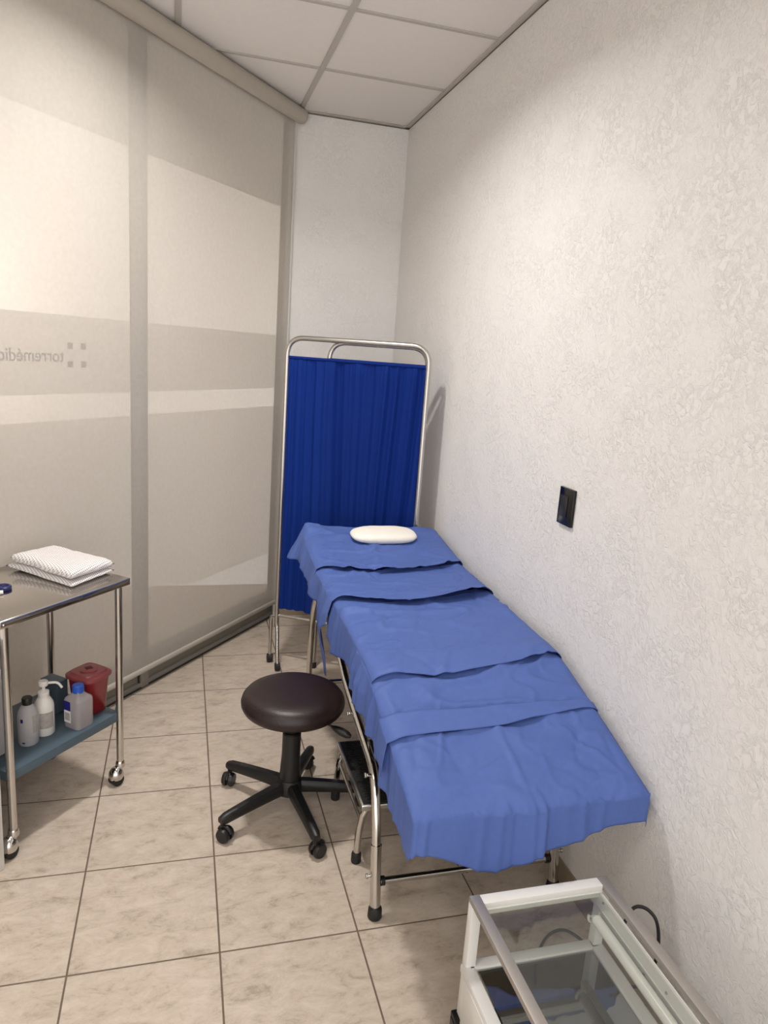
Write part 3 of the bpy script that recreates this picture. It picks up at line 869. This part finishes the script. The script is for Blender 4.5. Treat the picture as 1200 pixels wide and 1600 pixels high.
# pump bottle
t, c = bottle('pump_bottle', 'white pump bottle with long bent spout and grey label', .229, .104,
       [(.028, .0005), (.031, .004), (.031, .100), (.029, .112), (.022, .126), (.0165, .133), (.0165, .150), (.014, .152)], M['white_plastic'])
bm = bmesh.new()
add_lathe(bm, c, [(.0165, .134), (.0175, .137), (.0175, .152), (.010, .155), (.006, .157), (.0055, .170), (.012, .171), (.0145, .174), (.0150, .186), (.0125, .189)], 24)
pd = V((.97, .25, 0)).normalized()
add_tube(bm, fillet([c+pd*.008+V((0, 0, .180)), c+pd*.044+V((0, 0, .176)), c+pd*.056+V((0, 0, .155))], .012), .0042, 10)
finish('pump', bm, M['white_plastic'], t)
vd = (V((-1.175, 0, 0))-V((c.x, c.y, 0))); az = math.atan2(vd.y, vd.x)
decal(t, c, .0314, az+.25, .030, .086, 1.5, M['label_grey'])
settle(t)
# blue grey box
bm = bmesh.new(); cbox(bm, .075, .125, .168, .245, SZ+.0006, SZ+.118, .002)
tag(finish('metal_box', bm, M['slate'], None, smooth=False), 'blue grey upright box standing behind the pump bottle', 'box')
# square bottle with blue cap
t, c = bottle('square_bottle', 'square cloudy bottle with bright blue cap in front of red bin', .134, .052,
       [(.033, .0005), (.0355, .004), (.0355, .098), (.033, .106), (.017, .120), (.0155, .124), (.0155, .130)], M['milky2'], 7, [(.0185, .124), (.0195, .127), (.0190, .147), (.0165, .150)], M['blue_cap'])
# label on its left (e1 max) face
def face_patch(t, a, b0, b1, z0, z1, m, name):
    bm = bmesh.new(); vs = [bm.verts.new(Cc(a, bb, SZ+zz)) for bb, zz in ((b0, z0), (b1, z0), (b1, z1), (b0, z1))]; bm.faces.new(vs)
    return finish(name, bm, m, t, smooth=False)
face_patch(t, .134+.0362, .050, .080, .022, .100, M['label_white'], 'label')
face_patch(t, .134+.0366, .050, .080, .066, .100, M['ink'], 'blue_mark')
face_patch(t, .134+.0366, .054, .076, .030, .058, M['label_grey'], 'grey_mark')
settle(t)
# sharps container
c = Cc(.043, .100, SZ)
t = thing('sharps_container', 'red plastic sharps bin with translucent pinkish lid on the cart shelf', 'bin', c)
bm = bmesh.new(); add_lathe(bm, c, [(.040, .0006), (.043, .004), (.054, .135), (.056, .137), (.056, .142)], 48, 'Z', 5, CANG); finish('tub', bm, M['red'], t, sharp=.8)
bm = bmesh.new(); add_lathe(bm, c, [(.060, .134), (.062, .137), (.062, .146), (.058, .150), (.050, .152), (.048, .157), (.020, .159), (.001, .159)], 48, 'Z', 5, CANG); ld_ = finish('lid', bm, M['lid_red'], t, sharp=.8)
bm = bmesh.new(); add_lathe(bm, c, [(.030, .159), (.030, .162), (.026, .1635)], 32, 'Z', 3, CANG+.78); finish('lid_collar', bm, M['lid_red'], ld_)
bm = bmesh.new(); add_lathe(bm, c, [(.017, .1632), (.017, .1642)], 4, 'Z', None, CANG+.4); finish('opening', bm, M['dark_hole'], ld_)
settle(t)

# white cabinet at the left border
bx = thing('side_cabinet', 'white cabinet cut by the left photo border in front of the cart', 'cabinet', Cc(.70, .15))
bm = bmesh.new(); cbox(bm, .500, .900, -.034, .330, .0, .70, .003); finish('body', bm, M['white_paint'], bx)
bm = bmesh.new(); cbox(bm, .525, .895, -.050, -.0345, .05, .685, .003); dr_ = finish('door', bm, M['white_paint'], bx)
bm = bmesh.new()
add_tube(bm, fillet([Cc(.56, -.050, .52), Cc(.56, -.072, .52), Cc(.56, -.072, .62), Cc(.56, -.050, .62)], .01), .005, 10); finish('handle', bm, M['chrome_soft'], dr_)
settle(bx)

# ------------------------------------------------------------------ instrument cabinet (front right)
KX0, KX1, KY0, KY1, KT = -.541, -.187, .56, 1.274, .414
kb = thing('display_cabinet', 'low white framed cabinet with glass top and shelf on casters at the lower right', 'cabinet', ((KX0+KX1)/2, (KY0+KY1)/2, 0))
P_ = .024
for x in (KX0+P_/2, KX1-P_/2):
    for y in (KY0+P_/2, KY1-P_/2):
        box_obj('post', (x, y, (.095+KT-.012)/2), (P_, P_, KT-.012-.095), M['white_paint'], kb, bev=.002)
        bm = bmesh.new(); yy = y+(-.005 if y > 1 else .005)
        add_cyl(bm, (x-.008 if x < -.4 else x+.008, yy, .034), .034, .022, 'X', 28); c_ = finish('caster', bm, M['rubber'], kb)
        bm = bmesh.new(); add_box(bm, (x-.001, yy, .082), (.046, .05, .026), .004); add_box(bm, (x-.024, yy, .06), (.004, .036, .05), .001); add_box(bm, (x+.014, yy, .06), (.004, .036, .05), .001)
        finish('caster_fork', bm, M['black'], c_)
for y in (KY0+.014, KY1-.014):
    bm = bmesh.new(); add_box(bm, ((KX0+KX1)/2, y, KT-.008), (KX1-KX0-.05, .028, .016), .002); add_box(bm, ((KX0+KX1)/2, y+(.006 if y < 1 else -.006)*1.6, KT-.022), (KX1-KX0-.05, .012, .014), .001)
    finish('top_rail', bm, M['white_paint'], kb)
for x in (KX0+.0125, KX1-.0125):
    bm = bmesh.new(); add_box(bm, (x, (KY0+KY1)/2, KT-.006), (.025, KY1-KY0, .014), .0018); o = finish('steel_rail', bm, M['rail_steel'], kb)
    o['label'] = 'grey steel rail'
bm = bmesh.new(); add_box(bm, ((KX0+KX1)/2, (KY0+KY1)/2, KT-.019), (KX1-KX0-.06, KY1-KY0-.06, .004), .0005); finish('glass_top', bm, M['glass'], kb, smooth=False)
ZM = .232
bm = bmesh.new()
for y in (KY0+.016, KY1-.016): add_box(bm, ((KX0+KX1)/2, y, ZM), (KX1-KX0-.02, .026, .020), .002)
for x in (KX0+.013, KX1-.013): add_box(bm, (x-(.006 if x < -.4 else 0), (KY0+KY1)/2, ZM), (.030, KY1-KY0-.02, .020), .002)
finish('shelf_frame', bm, M['white_paint'], kb)
bm = bmesh.new(); add_box(bm, ((KX0+KX1)/2, (KY0+KY1)/2, ZM+.002), (KX1-KX0-.056, KY1-KY0-.056, .004), .0005); finish('glass_shelf', bm, M['dark_glass'], kb, smooth=False)
bm = bmesh.new(); add_box(bm, (KX0-.004, (KY0+KY1)/2-.012, .160), (.012, KY1-KY0-.06, .134), .002); sp = finish('side_panel', bm, M['white_paint'], kb)
bm = bmesh.new(); add_box(bm, (KX1-.006, (KY0+KY1)/2, .160), (.008, KY1-KY0-.05, .134), .001); finish('side_panel', bm, M['white_paint'], kb)
M['inside'] = mat('dark_brown_tray', (.10, .085, .07), .5, 0, .1)
bm = bmesh.new(); add_box(bm, ((KX0+KX1)/2, (KY0+KY1)/2, .098), (KX1-KX0-.03, KY1-KY0-.03, .006), .001); finish('bottom_tray', bm, M['inside'], kb)
# lamp channel under the right rail with a clipped tube
bm = bmesh.new()
add_box(bm, (KX1-.030, (KY0+KY1)/2, .362), (.006, KY1-KY0-.05, .070), .001)
add_box(bm, (KX1-.036, (KY0+KY1)/2, .330), (.018, KY1-KY0-.05, .006), .001)
add_box(bm, (KX1-.034, (KY0+KY1)/2, .362), (.003, KY1-KY0-.05, .004), .001)
lc = finish('lamp_channel', bm, M['white_paint'], kb)
for y, z in ((1.225, .385), (1.06, .352), (.99, .375), (.83, .352)):
    bm = bmesh.new(); add_cyl(bm, (KX1-.034, y, z), .003, .004, 'X', 10)
    finish('rivet', bm, M['rail_steel'], lc)
tube_obj('lamp_tube', [(KX1-.050, KY0+.05, .348), (KX1-.050, KY1-.055, .348)], .0125, M['tube_glass'], kb, 20)
for y in (KY0+.045, KY1-.045):
    bm = bmesh.new(); ring = [(KX1-.050+.0150*math.cos(a), y, .348+.0150*math.sin(a)) for a in [math.radians(-200+220*q/16) for q in range(17)]]
    add_tube(bm, ring, .0035, 8)
    finish('tube_clip', bm, M['white_plastic'], kb)
settle(kb)

# power cord
cp = [(-.178, 1.20, .33), (-.155, 1.215, .352), (-.125, 1.232, .357), (-.095, 1.222, .352), (-.08, 1.195, .330), (-.07, 1.19, .22), (-.055, 1.25, .08), (-.05, 1.34, .012), (-.055, 1.44, .006), (-.068, 1.50, .006), (-.095, 1.538, .006), (-.14, 1.535, .006), (-.19, 1.50, .006), (-.24, 1.44, .006), (-.27, 1.38, .006)]
def smooth_path(p, it=3):
    p = [V(q) for q in p]
    for _ in range(it):
        n = [p[0]]
        for a, b in zip(p, p[1:]): n += [a*.75+b*.25, a*.25+b*.75]
        n.append(p[-1]); p = n
    return p
tag(tube_obj('power_cord', smooth_path(cp), .0042, M['cord'], None, 10), 'black cord looping behind the glass cabinet by the wall', 'cord')

# ------------------------------------------------------------------ light switch
sw = thing('light_switch', 'black rectangular light switch on the white textured wall', 'switch', (0, 1.975, 1.167))
bm = bmesh.new(); add_box(bm, (-.0055, 1.975, 1.167), (.011, .086, .118), .002); finish('plate', bm, mat('switch_black', (.004, .004, .004), .18), sw)
bm = bmesh.new(); add_box(bm, (-.0125, 1.983, 1.168), (.005, .042, .068), .0015); add_box(bm, (-.0155, 1.983, 1.178), (.003, .036, .040), .001); finish('rocker', bm, mat('switch_grey', (.014, .016, .018), .3), sw)
settle(sw)

# ------------------------------------------------------------------ light
def area(name, loc, rot, size, power, col=(1, .9, .8), shape='DISK', spread=180, sy=None):
    l = bpy.data.lights.new(name, 'AREA'); l.energy = power; l.color = col; l.shape = shape; l.size = size
    if sy: l.size_y = sy
    l.spread = math.radians(spread)
    o = bpy.data.objects.new(name, l); COL.objects.link(o); o.location = loc; o.rotation_euler = rot; return o
area('ceiling_lamp', (-1.08, 2.42, 2.80), (0, 0, 0), .16, 21.5, (1, .96, .93), spread=152)
area('ceiling_lamp', (-2.1, .3, 2.80), (0, 0, 0), .5, 12, (1, .96, .92), spread=170)
area('ceiling_lamp', (-.9, -.6, 2.80), (0, 0, 0), .5, 6, (1, .96, .92), spread=170)
area('passage_lamp', W(-.75, .45, 1.75), (WN*1.0+WT*1.05).to_track_quat('-Z', 'Y').to_euler(), .6, 19, (1, .91, .84), spread=75)
w = bpy.data.worlds.new('world'); sc.world = w; w.use_nodes = True
w.node_tree.nodes['Background'].inputs[0].default_value = (1, .965, .94, 1); w.node_tree.nodes['Background'].inputs[1].default_value = 2.05

# ------------------------------------------------------------------ camera
f, yaw, pitch, roll = 1118.247, .2817, -.2189, .0714
cam = bpy.data.cameras.new('camera'); co = bpy.data.objects.new('camera', cam); COL.objects.link(co); sc.camera = co
cam.sensor_fit = 'VERTICAL'; cam.sensor_height = 32.0; cam.lens = f/1600*32.0
fw = V((math.sin(yaw)*math.cos(pitch), math.cos(yaw)*math.cos(pitch), math.sin(pitch)))
r0 = V((math.cos(yaw), -math.sin(yaw), 0)); u0 = r0.cross(fw)
rr = r0*math.cos(roll)+u0*math.sin(roll); uu = u0*math.cos(roll)-r0*math.sin(roll)
m4 = Matrix((rr, uu, -fw)).transposed().to_4x4(); m4.translation = V((-1.1753, 0, 1.602)); co.matrix_world = m4
cam.clip_start = .02
sc.view_settings.view_transform = 'Standard'; sc.view_settings.look = 'None'; sc.view_settings.exposure = 0.17; sc.view_settings.gamma = 1
sc.view_settings.use_curve_mapping = False
sc.cycles.max_bounces = 10; sc.cycles.transparent_max_bounces = 16
